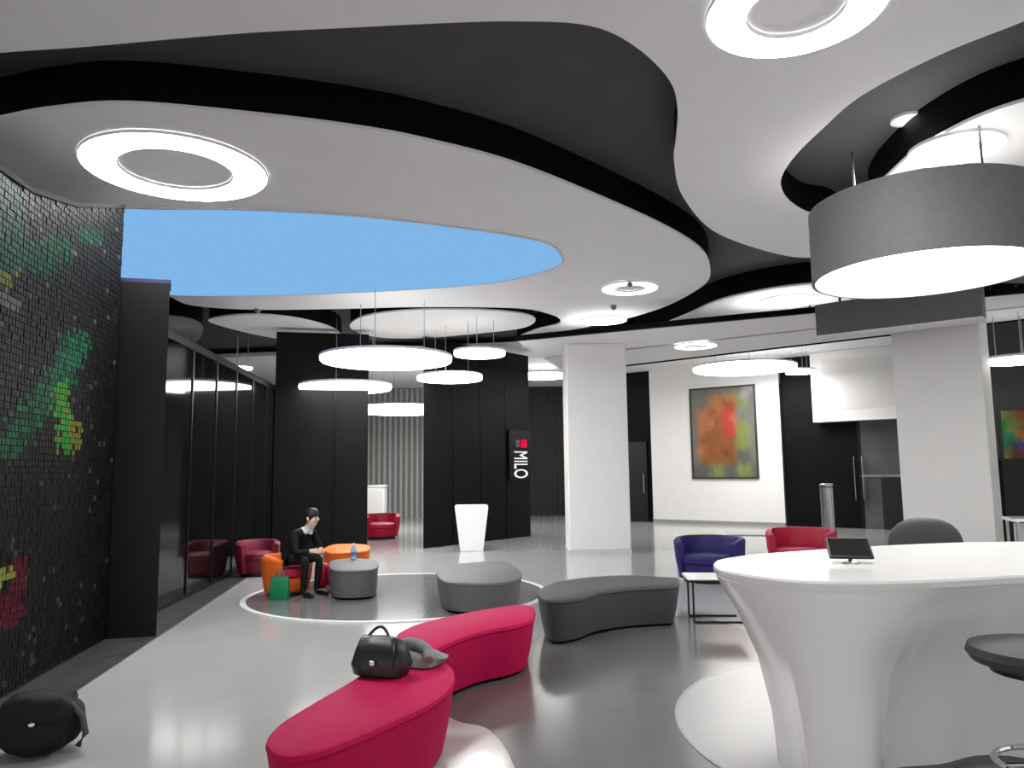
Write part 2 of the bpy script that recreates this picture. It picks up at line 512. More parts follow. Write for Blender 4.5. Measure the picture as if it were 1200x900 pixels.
# ================================================================== CEILING CLOUDS
def cloud(label, pts, m=CLOUD, z=Z1, top=ZP, n=6, world=None, name='ceiling_cloud', th=0.03):
    w_ = [at_z(x, y, z) for x, y in pts]
    p = smooth_closed(w_, n)
    if world:
        p = p[:-(n - 1)] + [Vector((x, y, z)) for x, y in world]
    p = ccw([Vector((q.x, q.y, 0)) for q in p])
    c = sum(p, Vector()) / len(p)
    root = empty(name, (c.x, c.y, z), label, 'ceiling panel')
    loc(MB().prism(p, z, z + th).build('panel', m), root)
    loc(MB().prism(offset(p, 0.012), z + th, top, True).build('rim', RIM), root)
    return root
main_pts = [(-170, 78), (0, 62), (100, 55), (200, 46), (300, 38), (400, 33), (500, 28), (600, 25), (690, 30), (745, 55), (785, 95), (794, 130), (792, 165), (790, 190),
            (800, 230), (835, 270), (890, 292), (940, 302), (985, 296), (1000, 275), (975, 256), (945, 250), (922, 234), (915, 212), (930, 185), (965, 150), (1010, 112), (1100, 65), (1200, 25), (1330, -30)]
cloud('largest white ceiling cloud, overhead, holding the cropped ring light at the top', main_pts, world=[(13, 3.5), (13, -6), (-13, -6), (-13, 5.2)])
D1 = [(-260, 185), (-100, 160), (0, 139), (60, 128), (150, 122), (300, 135), (420, 150), (500, 165), (600, 191), (700, 230), (780, 266), (820, 291), (832, 312), (826, 333), (785, 357), (740, 372),
      (700, 381), (655, 389), (606, 397), (628, 387), (654, 380), (655, 373), (640, 367), (615, 362), (560, 360), (480, 360), (400, 362), (300, 363), (225, 358), (192, 345), (130, 332), (40, 318), (-120, 300), (-300, 260)]
cloud('white ceiling cloud with the glowing blue lens', D1)
cloud('round white ceiling cloud right above the grey drum lamp', [(1024, 225), (1050, 197), (1075, 176), (1110, 155), (1150, 136), (1200, 119), (1320, 88), (1480, 200), (1420, 300), (1300, 326), (1190, 332), (1100, 322), (1045, 288), (1020, 250)])
cloud('white ceiling cloud beyond the black gap, left of the grey drum lamp', [(705, 396), (760, 385), (800, 371), (840, 353), (890, 341), (940, 334), (1000, 330), (1060, 338), (1120, 348), (1200, 354), (1320, 350), (1320, 372), (1100, 384), (950, 388), (800, 398)])
cloud('white oval ceiling cloud in the dark ceiling beyond the blue lens', [(410, 381), (430, 370), (480, 364), (540, 363), (590, 365), (620, 370), (627, 377), (610, 385), (560, 391), (500, 396), (450, 396), (420, 390)])
cloud('slanting oval white ceiling cloud over the smoked glass partition', [(245, 377), (262, 371), (300, 369), (345, 373), (385, 383), (400, 393), (396, 401), (370, 404), (330, 398), (285, 389)])
cloud('small dim ceiling cloud just right of the black pillar', [(140, 374), (200, 371), (232, 378), (238, 388), (228, 402), (200, 407), (140, 410)], m=mat('shaded_white_panel', (120, 120, 120), 0.7, var=0.03))  # white panel in shade; the shade is put into its grey colour
# flat raft over the columns, cut by black slots
RZ = 4.15
raft_near = [at_z(604, 399, RZ), at_z(1300, 333, RZ)]
raft_far = [at_z(1300, 362, RZ), at_z(740, 427, RZ), at_z(662, 436, RZ)]
rp_ = raft_near + raft_far
rc = sum(rp_, Vector()) / 5
raft = empty('ceiling_raft', (rc.x, rc.y, RZ), 'flat white ceiling raft with black slots resting on both white columns', 'ceiling panel')
def slotline(x, f):
    return None
n0, n1, f1, f0 = raft_near[0], raft_near[1], raft_far[0], raft_far[2]
def lerp(a, b, t): return a + (b - a) * t
cuts = [0.0, 0.47, 0.52, 1.0]
for k in (0, 2):
    t0, t1 = cuts[k], cuts[k + 1]
    q = [lerp(n0, f0, t0), lerp(n1, f1, t0), lerp(n1, f1, t1), lerp(n0, f0, t1)]
    loc(MB().prism(q, RZ, RZ + 0.05).build('raft_panel', CLOUD), raft)
q = [lerp(n0, f0, 0.46), lerp(n1, f1, 0.46), lerp(n1, f1, 0.53), lerp(n0, f0, 0.53)]
loc(MB().prism(q, RZ + 0.05, RZ + 0.09).build('slot', RIM), raft)
for t0, t1 in ((-0.03, 0.0), (1.0, 1.03)):
    q = [lerp(n0, f0, t0), lerp(n1, f1, t0), lerp(n1, f1, t1), lerp(n0, f0, t1)]
    loc(MB().prism(q, RZ - 0.02, RZ + 0.07).build('edge_trim', RIM), raft)
for k in range(6):
    p = lerp(lerp(n0, f0, 0.5), lerp(n1, f1, 0.5), 0.06 + 0.17 * k)
    loc(MB().tube([(p.x, p.y, RZ + 0.09), (p.x, p.y, ZP)], 0.02).build('hanger', DMETAL), raft)
# grey drop bulkhead under the raft edge, behind the drum lamp
g0 = at_z(957, 395, 3.64); g1 = at_z(1152, 372, 3.64)
gb_ = empty('drop_bulkhead', ((g0.x + g1.x) / 2, (g0.y + g1.y) / 2, 3.64), 'long grey bulkhead hanging in front of the right column, below the drum lamp', 'bulkhead')
gt2 = (g1 - g0).normalized(); gn2 = Vector((-gt2.y, gt2.x, 0))
if gn2.y < 0: gn2 = -gn2
loc(MB().prism([g0, g1, g1 + gn2 * 0.3, g0 + gn2 * 0.3], 3.66, RZ).build('panel', mat('bulkhead_grey', (96, 96, 97), 0.5, var=0.06)), gb_)
loc(MB().prism([g0 - gn2 * .01, g1 - gn2 * .01, g1 + gn2 * 0.31, g0 + gn2 * 0.31], 3.62, 3.66).build('bottom_trim', WHITE), gb_)
for f in (0.15, 0.85):
    p = lerp(g0, g1, f) + gn2 * 0.15
    loc(MB().tube([(p.x, p.y, RZ), (p.x, p.y, ZP)], 0.02).build('hanger', DMETAL), gb_)

# blue backlit lens in the big disc
bl = [(60, 285), (95, 255), (112, 243), (200, 243), (290, 244), (400, 250), (480, 258), (580, 271), (640, 283), (659, 297), (655, 311), (610, 325), (560, 333), (480, 339), (400, 343), (300, 346), (195, 345), (120, 332), (70, 310)]
w_ = smooth_closed([at_z(x, y, Z1) for x, y in bl], 5)
w_ = ccw([Vector((q.x, q.y, 0)) for q in w_])
bc = sum(w_, Vector()) / len(w_)
br = empty('blue_light_lens', (bc.x, bc.y, Z1), 'large glowing sky blue lens set flush in a white ceiling cloud', 'ceiling light')
loc(MB().prism(offset(w_, 0.02), Z1 - 0.012, Z1 - 0.001).build('film', G_BLUE), br)
bz = MB()
wi = offset(w_, 0.03)
bz.loft([[(q.x, q.y, Z1 - 0.001) for q in w_], [(q.x, q.y, Z1 - 0.018) for q in w_], [(q.x, q.y, Z1 - 0.018) for q in wi], [(q.x, q.y, Z1 - 0.001) for q in wi]], False, False)
loc(bz.build('frame', mat('pale_frame', (205, 206, 210), 0.5)), br)

# ================================================================== LAMPS
G_SMALL = glow('small_ring_light', (255, 253, 250), 9.0)
def ring_light(px, py, r, ri, label, z=Z1, h=0.035):
    c = at_z(px, py, z) - Vector((0, 0, 0.003))
    o = empty('ring_light', c, label, 'ceiling light', group='ring lights on the ceiling')
    MB().ring((0, 0), ri, r, -h, -0.001, 72).build('diffuser', G_RING if r > 0.52 else G_SMALL, o)
    MB().ring((0, 0), r, r + 0.012, -h * 0.9, 0, 72).build('outer_trim', WHITE, o)
    MB().ring((0, 0), ri - 0.012, ri, -h * 0.9, 0, 72).build('inner_trim', WHITE, o)
    return o
ring_light(207, 196, 0.84, 0.53, 'large ring light left of the blue lens')
ring_light(932, 8, 0.56, 0.32, 'ring light cut by the top edge of the picture')
ring_light(738, 336, 0.45, 0.26, 'ring light near the rounded tip of the blue lens cloud')
ring_light(708, 374, 0.44, 0.26, 'ring light right above the left white column')
ring_light(925, 351, 0.5, 0.28, 'ring light just left of the grey drum lamp')
ring_light(1120, 172, 0.4, 0.22, 'ring light shining on the cloud just over the grey drum lamp')
ring_light(815, 404, 0.42, 0.25, 'faint ring light on the raft in line with the painting', z=RZ)
def disc_pendant(px, py, z, r, label, h=0.08, hung=None):
    c = at_z(px, py, z)
    o = empty('disc_pendant', c, label, 'pendant light', group='flat round pendant lights')
    MB().lathe([(r * 0.985, -h), (r, -h + 0.02), (r, -0.004)], (0, 0, 0), 64).build('diffuser', G_DISC, o, smooth=True)
    MB().lathe([(r * 0.96, -0.004), (r * 0.96, 0.02)], (0, 0, 0), 64).build('top_diffuser', G_UP, o)  # added glowing top, throws light up at the ceiling
    MB().ring((0, 0), r * 0.96, r + 0.01, -0.012, 0.03, 64).build('rim', WHITE, o)
    zt = (hung if hung else ZR if c.y > 19.5 else ZP) - z
    for k in range(3):
        a = k * 2.094 + 0.4
        MB().tube([(r * 0.6 * math.cos(a), r * 0.6 * math.sin(a), 0.03), (r * 0.6 * math.cos(a), r * 0.6 * math.sin(a), zt)], 0.006, 6).build('cable', METAL, o)
    return o
disc_pendant(453, 419, 3.55, 1.1, 'widest flat round pendant light, under the white oval cloud', hung=Z1 - 0.02)
disc_pendant(405, 452, 3.4, 0.93, 'flat round pendant light low in front of the dark wall')
disc_pendant(527, 441, 3.6, 0.68, 'flat round pendant light in front of the black free-standing wall', hung=Z1)
disc_pendant(562, 412, 3.95, 0.5, 'small flat round pendant light high above the white planter', hung=Z1)
disc_pendant(470, 477, 3.5, 1.25, 'flat round pendant light in the corridor opening', h=0.16)
disc_pendant(636, 439, 4.5, 0.75, 'flat round pendant light over the dark slats left of the column')
disc_pendant(872, 430, 4.25, 1.3, 'flat round pendant light above the large painting')
disc_pendant(938, 434, 4.2, 0.38, 'small flat round pendant light at the dark wall right of the painting')
disc_pendant(1188, 420, 3.4, 0.42, 'small flat round pendant light at the right edge beyond the column')
disc_pendant(207, 431, 3.75, 0.34, 'leftmost small glowing disc standing in for a lamp reflection in the smoked glass', h=0.05)  # added disc in place of a ring light reflected in the glass
disc_pendant(282, 430, 3.9, 0.24, 'second small glowing disc standing in for a lamp reflection in the smoked glass', h=0.05)  # likewise added for a reflection, not a known lamp
# grey drum lamp
dc = at_z(1083, 323, 3.38)
DR = 0.98
dl = empty('drum_lamp', dc, 'huge grey drum lamp with a glowing white underside', 'pendant light')
MB().ring((0, 0), DR - 0.03, DR, 0.0, 0.69, 96).build('shade', mat('drum_fabric', (112, 112, 113), 0.65, var=0.05, bump=0.1), dl, smooth=True)
MB().lathe([(DR - 0.032, 0.02), (DR - 0.032, 0.035)], (0, 0, 0), 96).build('diffuser', G_DRUM, dl)
MB().lathe([(DR - 0.032, 0.64), (DR - 0.032, 0.655)], (0, 0, 0), 96).build('top_diffuser', glow('drum_uplight', (255, 252, 248), 1.6), dl)
for k in range(3):
    a = k * 2.094 + 1.047
    MB().tube([(0.6 * math.cos(a), 0.6 * math.sin(a), 0.65), (0.6 * math.cos(a), 0.6 * math.sin(a), Z1 - 3.384)], 0.012, 8).build('rod', METAL, dl)
# recessed downlight in the dark plenum
c = at_z(1063, 138, ZP)
o = empty('downlight', c, 'small round downlight in the dark ceiling gap above the drum lamp', 'ceiling light')
MB().ring((0, 0), 0.11, 0.15, -0.03, 0, 40).build('bezel', WHITE, o)
MB().lathe([(0.11, -0.02), (0.11, -0.001)], (0, 0, 0), 40).build('diffuser', glow('downlight_glow', (250, 250, 250), 6.0), o)
for px, py, lb in ((738, 329, 'small grey detector dome beside the ring light at the cloud tip'), (719, 357, 'small grey sprinkler head on the blue lens cloud, above the left column'), (302, 361, 'small detector dome on the far rim below the blue lens')):
    c = at_z(px, py, Z1)
    o = empty('ceiling_detector', c, lb, 'detector')
    MB().lathe([(0.07, 0), (0.07, -0.02)], (0, 0, 0), 20).build('base_plate', WHITE, o)
    MB().lathe([(0.055, -0.02), (0.05, -0.07), (0.02, -0.1)], (0, 0, 0), 20).build('dome', mat('detector_grey', (110, 110, 110), 0.4), o, smooth=True)

# ================================================================== COLUMNS, BULKHEAD, DOORS, PICTURES
def column(px0, px1, y_base, label, along=None, zt=RZ):
    a, b = at_z(px0, y_base), at_z(px1, y_base - (px1 - px0) * 0.012)
    if along is not None:                        # front face turned to the building's own axis
        e_ = ray(px1, y_base); k_ = e_.x / e_.y
        b = a + along * ((k_ * a.y - a.x) / (along.x - k_ * along.y))
    t = (b - a); W = t.length
    t.normalize()
    n = Vector((-t.y, t.x, 0))
    c = (a + b) / 2 + n * W / 2
    o = empty('column', (c.x, c.y, 0), label, 'column', math.atan2(t.y, t.x))
    MB().box((0, 0, zt / 2 + 0.03), (W, W, zt - 0.06)).build('shaft', WALLW, o, bevel=0.02)
    MB().box((0, 0, 0.03), (W + 0.03, W + 0.03, 0.06)).build('base_strip', mat('pale_base', (214, 214, 214), 0.35), o)
    return o
column(668, 740, 649, 'square white column left of the large painting')
column(1063, 1171, 672, 'square white column right behind the white counter', along=tA)
# white bulkhead box on the dark wall
wp = pd + nA * 0.0
k0, k1 = on_wall(953, 495, wp + nA * 0.5, nA), on_wall(1062, 495, wp + nA * 0.5, nA)
bx = empty('white_bulkhead', ((k0.x + k1.x) / 2, (k0.y + k1.y) / 2, k0.z), 'white box bulkhead over the dark doorway right of the painting', 'bulkhead')
b0, b1 = Vector((k0.x, k0.y, 0)), Vector((k1.x + 0.5, k1.y - 0.3, 0))
b1 = b0 + tA * ((b1 - b0).dot(tA))
loc(MB().prism([b0, b1, b1 - nA * 0.5, b0 - nA * 0.5], k0.z + 0.05, ZR - 0.01).build('box', WALLW), bx)
loc(MB().prism([b0 + tA * .3, b1, b1 + nA * 0.012, b0 + tA * .3 + nA * 0.012], k0.z + 0.32, ZR - 0.25).build('face_panel', WHITE), bx)
loc(MB().prism([b0 + nA * 0.02, b1 + nA * 0.02, b1 - nA * 0.5, b0 - nA * 0.5], k0.z, k0.z + 0.05).build('bottom_trim', GLOSSW), bx)
# glass door under it
d0 = on_wall(1009, 560, pd + nA * 0.06, nA); d1 = on_wall(1062, 560, pd + nA * 0.06, nA)
d0, d1 = Vector((d0.x, d0.y, 0)), Vector((d1.x, d1.y, 0))
d2 = struct(MB().prism([d0, d1, d1 - nA * 0.03, d0 - nA * 0.03], 0.0, 2.85).build('door_2', mat('grey_glazing', (92, 92, 93), 0.1, var=0.3, scale=1.0)))
for q in (d0, d1):
    MB().prism([q - tA * 0.03, q + tA * 0.03, q + tA * 0.03 + nA * 0.03, q - tA * 0.03 + nA * 0.03], 0, 2.85).build('door_frame', DMETAL, d2)
MB().prism([d0, d1, d1 + nA * 0.03, d0 + nA * 0.03], 1.35, 1.42).build('door_rail', METAL, d2)
MB().prism([d0 + (d1 - d0) * .45, d1, d1 + nA * 0.02, d0 + (d1 - d0) * .45 + nA * 0.02], 0, 1.35).build('door_panel', mat('black_door', (20, 20, 21), 0.4), d2)
for s in (-0.14, 0.06):
    h0 = d0 + tA * s + nA * 0.09
    MB().tube([h0 + Vector((0, 0, 0.75)), h0 + Vector((0, 0, 1.9))], 0.022).build('door_handle', CHROME, d2)
# paintings
PAL = dict(G=(118, 118, 112), L=(160, 160, 158), T=(178, 116, 70), B=(142, 84, 38), R=(186, 58, 40), P=(214, 96, 80), O=(128, 140, 72), K=(94, 96, 88), D=(112, 48, 8),
           g=(20, 150, 50), e=(16, 130, 96), y=(120, 120, 30), r=(140, 66, 20), o=(206, 110, 40), b=(10, 70, 150), m=(130, 40, 70), v=(150, 150, 84), k=(60, 60, 20))
def picture(name, rows, p00, p11, n, label, frame_m, th=0.05, fr=0.05):
    """upright picture; p00 top-left, p11 bottom-right on the wall plane, n towards the room"""
    t = Vector((p11.x - p00.x, p11.y - p00.y, 0)); W = t.length; t.normalize()
    H = p00.z - p11.z
    o = empty(name, ((p00.x + p11.x) / 2, (p00.y + p11.y) / 2, p11.z), label, 'painting')
    base = Vector((p00.x, p00.y, p00.z)) - Vector(o.location)
    nr, nc = len(rows), len(rows[0])
    S = 4
    NC, NR = nc * S, nr * S
    vs = [base + t * (W * i / NC) - Vector((0, 0, H * j / NR)) + n * (th * 0.7) for j in range(NR + 1) for i in range(NC + 1)]
    fs = [(j * (NC + 1) + i, (j + 1) * (NC + 1) + i, (j + 1) * (NC + 1) + i + 1, j * (NC + 1) + i + 1) for j in range(NR) for i in range(NC)]
    me = bpy.data.meshes.new('canvas')
    me.from_pydata([tuple(v) for v in vs], [], fs)
    ca = me.color_attributes.new('tint', 'FLOAT_COLOR', 'POINT')
    for j in range(NR + 1):
        for i in range(NC + 1):
            wx = i / S - 0.5 + 0.55 * noise.noise(Vector((i * 0.35, j * 0.35, 1)))
            wy = j / S - 0.5 + 0.55 * noise.noise(Vector((i * 0.35, j * 0.35, 7)))
            x0, y0 = math.floor(wx), math.floor(wy)
            col = Vector((0, 0, 0))
            for dx in (0, 1):
                for dy in (0, 1):
                    q = rows[max(0, min(nr - 1, y0 + dy))][max(0, min(nc - 1, x0 + dx))]
                    wgt = (1 - abs(wx - x0 - dx)) * (1 - abs(wy - y0 - dy))
                    col += Vector(s2l(PAL[q])[:3]) * wgt * 0.8
            ca.data[j * (NC + 1) + i].color = (*col, 1)
    me.materials.append(paint('canvas_paint', 0.6, 0.25))
    co = bpy.data.objects.new('canvas', me)
    C.objects.link(co); co.parent = o
    f = MB()
    bk = MB()
    rzz = math.atan2(t.y, t.x)
    mid = base + t * W / 2 - Vector((0, 0, H / 2))
    bk.box(mid + n * th * 0.3, (W, th * 0.5, H), rzz).build('backing', frame_m, o)
    for dz in (1, -1):
        MB().box(mid + n * th * 0.5 + Vector((0, 0, dz * H / 2)), (W + fr, th, fr), rzz).build('frame_rail', frame_m, o)
        MB().box(mid + n * th * 0.5 + t * dz * W / 2, (fr, th, H - fr), rzz).build('frame_rail', frame_m, o)
    return o
A1 = ["GGGGGGGGLL", "GGGTTTTOLG", "GGGTTBBOOG", "GTTBTRRGGG", "GTTTBRPGGG", "GTTTBRROOG", "GTBBBRROOG", "GBBBBBBOOG", "GTBBBBBOOG", "GTBBBDBKKG", "GBBBBBBKKG", "KKKOOKKOOK", "KKKOOKKOOK"]
picture('painting', A1, on_wall(809, 457, pa, nA), on_wall(889, 560, pa, nA), nA, 'large abstract orange and red painting with olive edges on the white wall', mat('dark_bronze_frame', (66, 64, 58), 0.4, 0.5))
# dark wall beyond the right column, with a bright picture
ea, eb = Vector((8.3, 15.5, 0)), Vector((13.5, 13.2, 0))
struct(slab_between('wall_right.003', ea, eb, 0, 4.5, 0.3, mat('charcoal_wall', (58, 58, 59), 0.6, var=0.15, scale=1.5)))
et = (eb - ea).normalized(); en = Vector((et.y, -et.x, 0))
if en.y > 0: en = -en
A2 = ["vyrrrr", "gyyroy", "gvykyr", "eeooor", "ekbbbo", "ytmmmm", "vkmmmr"]
A2 = [r.replace('t', 'k') for r in A2]
picture('painting', A2, on_wall(1170, 480, ea, en), on_wall(1232, 544, ea, en), en, 'small bright multicoloured picture cut by the right edge', mat('black_frame', (18, 18, 18), 0.4))
a = on_wall(1174, 596, ea, en); b = on_wall(1300, 596, ea, en)
a, b = Vector((a.x, a.y, 0)), Vector((b.x, b.y, 0))
o = empty('wall_cabinet', ((a.x + b.x) / 2, (a.y + b.y) / 2, 0), 'low black cabinet under the bright multicoloured picture', 'cabinet')
loc(MB().prism([a, b, b + en * 0.45, a + en * 0.45], 0.0, 1.7).build('body', SLABB), o)
loc(MB().prism([a - et * .03, b, b + en * 0.48, a - et * .03 + en * 0.48], 1.7, 1.74).build('top', DMETAL), o)

# ================================================================== SEATING
def smooth_bench(label, pts, H, m, name='curved_bench', group=None, z0=0.0, flare=0.07, cat='bench', n=5):
    p = smooth_closed([at_z(x, y, H + z0) for x, y in pts], n)
    p = ccw([Vector((q.x, q.y, 0)) for q in p])
    c = sum(p, Vector()) / len(p)
    root = empty(name, (c.x, c.y, z0), label, cat, group=group)
    p = [q - Vector((c.x, c.y, 0)) for q in p]
    def ringz(d, z): return [(q.x, q.y, z) for q in offset(p, d)]
    MB().loft([ringz(flare + 0.03, 0.0), ringz(flare + 0.03, 0.03)]).build('plinth', RIM, root)
    MB().loft([ringz(flare, 0.03), ringz(flare * 0.55, H * 0.4), ringz(0.012, H * 0.8), ringz(0.006, H - 0.045)]).build('side_cover', m, root, smooth=True)
    MB().loft([ringz(0.008, H - 0.045), ringz(0.0, H - 0.03), ringz(0.006, H - 0.01), ringz(0.025, H)]).build('seat_pad', m, root, smooth=True)
    return root
GB = 'curved benches in a snaking row'
HB = 0.42
smooth_bench('raspberry curved bench in the foreground with the black bag on it', [(311, 868), (328, 846), (365, 823), (405, 800), (440, 780), (480, 771), (512, 773), (528, 779), (533, 788), (530, 802), (510, 820), (470, 840), (420, 862), (370, 880), (330, 884)], HB, PINK, group=GB)
smooth_bench('raspberry curved bench next behind the foreground one', [(462, 748), (475, 736), (510, 725), (560, 715), (600, 709), (621, 709), (627, 712), (627, 720), (622, 726), (603, 732), (565, 739), (530, 751), (505, 762), (480, 765)], HB, PINK, group=GB)
smooth_bench('charcoal curved bench right of the raspberry benches', [(630, 691), (650, 682), (690, 676), (735, 674), (780, 676), (794, 677), (796, 680), (796, 684), (790, 686), (765, 687), (735, 689), (705, 693), (680, 700), (650, 703), (634, 700)], HB, GREYU, group=GB)
smooth_bench('mid grey pouf alone near the right rim of the round floor inlay', [(512, 668), (535, 661), (565, 658), (588, 657), (605, 664), (612, 673), (600, 680), (570, 683), (530, 682), (516, 678)], 0.36, GREYM, name='pouf', z0=0.012, cat='pouf', flare=0.05)
smooth_bench('mid grey pouf carrying the water bottle, right of the seated person', [(385, 661), (390, 656), (415, 654), (440, 656), (444, 661), (438, 666), (412, 668), (390, 667)], 0.38, GREYM, name='pouf', z0=0.012, cat='pouf', flare=0.03)
smooth_bench('orange low bench behind the grey pouf with the bottle', [(378, 643), (390, 638), (410, 637), (430, 638), (434, 641), (428, 645), (405, 647), (386, 647)], 0.46, ORANGE, name='low_bench', z0=0.012, flare=0.03)

def tub_chair(loc_, rz, label, W, H, m, m2, seat_h=0.38, name='tub_chair', open_deg=110):
    o = empty(name, loc_, label, 'armchair', rz)
    R = W / 2
    n = 40
    a0, a1 = math.radians(open_deg / 2), math.radians(360 - open_deg / 2)
    vs, fs = [], []
    prof = [(R * 0.86, 0.05), (R * 0.97, H * 0.55), (R, H - 0.03), (R - 0.03, H), (R - 0.09, H), (R - 0.115, H - 0.04), (R - 0.125, seat_h - 0.1), (R - 0.14, 0.05)]
    k = len(prof)
    for i in range(n + 1):
        a = a0 + (a1 - a0) * i / n
        drop = 0.30 * max(0.0, (abs(i / n - 0.5) - 0.25) / 0.25) ** 2        # arms lower than the back
        for r, z in prof:
            zz = z if z < seat_h else seat_h + (z - seat_h) * (1 - drop)
            vs.append((r * math.cos(a), r * math.sin(a), zz))
    for i in range(n):
        for j in range(k):
            j2 = (j + 1) % k
            fs.append((i * k + j, i * k + j2, (i + 1) * k + j2, (i + 1) * k + j))
    fs.append(tuple(range(k))); fs.append(tuple(range(n * k, n * k + k))[::-1])
    MB().add(vs, fs).build('back_shell', m, o, smooth=True)
    rs = R - 0.1
    MB().lathe([(rs - 0.06, 0.05), (rs - 0.02, seat_h * 0.5), (rs - 0.02, seat_h - 0.13)], (0.03, 0, 0), 40).build('seat_base', m, o, smooth=True)
    MB().lathe([(rs - 0.03, seat_h - 0.13), (rs, seat_h - 0.1), (rs, seat_h - 0.03), (rs - 0.04, seat_h), (0.02, seat_h + 0.01)], (0.03, 0, 0), 40).build('seat_cushion', m2, o, smooth=True)
    MB().lathe([(R * 0.75, 0.0), (R * 0.75, 0.05)], (0, 0, 0), 32).build('foot_ring', DMETAL, o)
    return o
FZ = 0.012
F = Vector((0.86, -0.5, 0)).normalized()
Sd = Vector((-F.y, F.x, 0))
hip = at_z(333, 698, FZ) + Vector((0, 0.12, 0))
tub_chair((hip.x, hip.y, FZ), math.atan2(F.y, F.x), 'small orange armchair under the seated person in black', 0.68, 0.52, ORANGE, RED, seat_h=0.36)
def floor_at(px, y, z=0.0):
    d = ray(px, 560); d = Vector((d.x, d.y, 0)) / d.y * y
    return (d.x, d.y, z)
tub_chair(floor_at(828, 11.4), math.radians(-115), 'navy blue tub armchair behind the white side table', 1.02, 0.62, NAVY, NAVY)
tub_chair(floor_at(935, 12.2), math.radians(-120), 'crimson tub armchair behind the tip of the counter', 1.06, 0.66, RED, RED)
tub_chair(floor_at(447, 19.4), math.radians(-70), 'red tub armchair in the corridor opening', 0.95, 0.6, RED, RED)
tub_chair(floor_at(304, 12.6), math.radians(-60), 'dark maroon tub armchair by the smoked glass partition', 0.7, 0.55, MAROON, MAROON)

# small red cushion leaning by the orange bench
p = at_z(377, 688, 0.012)
o = empty('red_cushion', (p.x, p.y, 0.012), 'small red floor cushion between the seated person and grey pouf', 'cushion')
MB().blob((0, 0, 0.17), (0.1, 0.08, 0.17), power=0.6, rough=0.05).build('pad', RED, o, smooth=True)
# water bottle on the grey pouf
p = at_z(414, 656, 0.392)
o = empty('water_bottle', (p.x, p.y + 0.02, 0.392), 'pale blue and white water bottle standing on a grey pouf', 'bottle')
MB().lathe([(0.03, 0), (0.042, 0.01), (0.042, 0.15), (0.02, 0.19), (0.018, 0.2)], (0, 0, 0), 20).build('bottle_body', mat('pale_blue_plastic', (176, 200, 226), 0.15), o, smooth=True)
MB().lathe([(0.02, 0.2), (0.02, 0.225)], (0, 0, 0), 16).build('bottle_cap', WHITE, o)
MB().ring((0, 0), 0.042, 0.0435, 0.05, 0.11, 20).build('bottle_label', mat('blue_label', (90, 130, 180), 0.5), o)
# green bag on the floor in front of the orange chair
p = at_z(326, 703, 0.012)
o = empty('green_bag', (p.x, p.y + 0.06, 0.012), 'emerald green carrier bag on the floor before the orange armchair', 'bag')
bgm = MB()
rings = []
for z, wx, wy in ((0, 0.115, 0.06), (0.02, 0.125, 0.065), (0.15, 0.125, 0.055), (0.26, 0.115, 0.03), (0.285, 0.11, 0.02)):
    rings.append([(wx * math.copysign(abs(math.cos(a)) ** 0.4, math.cos(a)) + 0.004 * math.sin(5 * a + z * 30), wy * math.copysign(abs(math.sin(a)) ** 0.4, math.sin(a)), z) for a in [k * math.pi / 14 for k in range(28)]])
bgm.loft(rings).build('bag_body', GREEN, o, smooth=True)
for s in (-1, 1):
    MB().tube([(-0.05, s * 0.02, 0.27), (-0.045, s * 0.025, 0.34), (0, s * 0.028, 0.365), (0.045, s * 0.025, 0.34), (0.05, s * 0.02, 0.27)], 0.007, 8).build('bag_handle', mat('teal_strap', (40, 130, 124), 0.6), o, smooth=True)

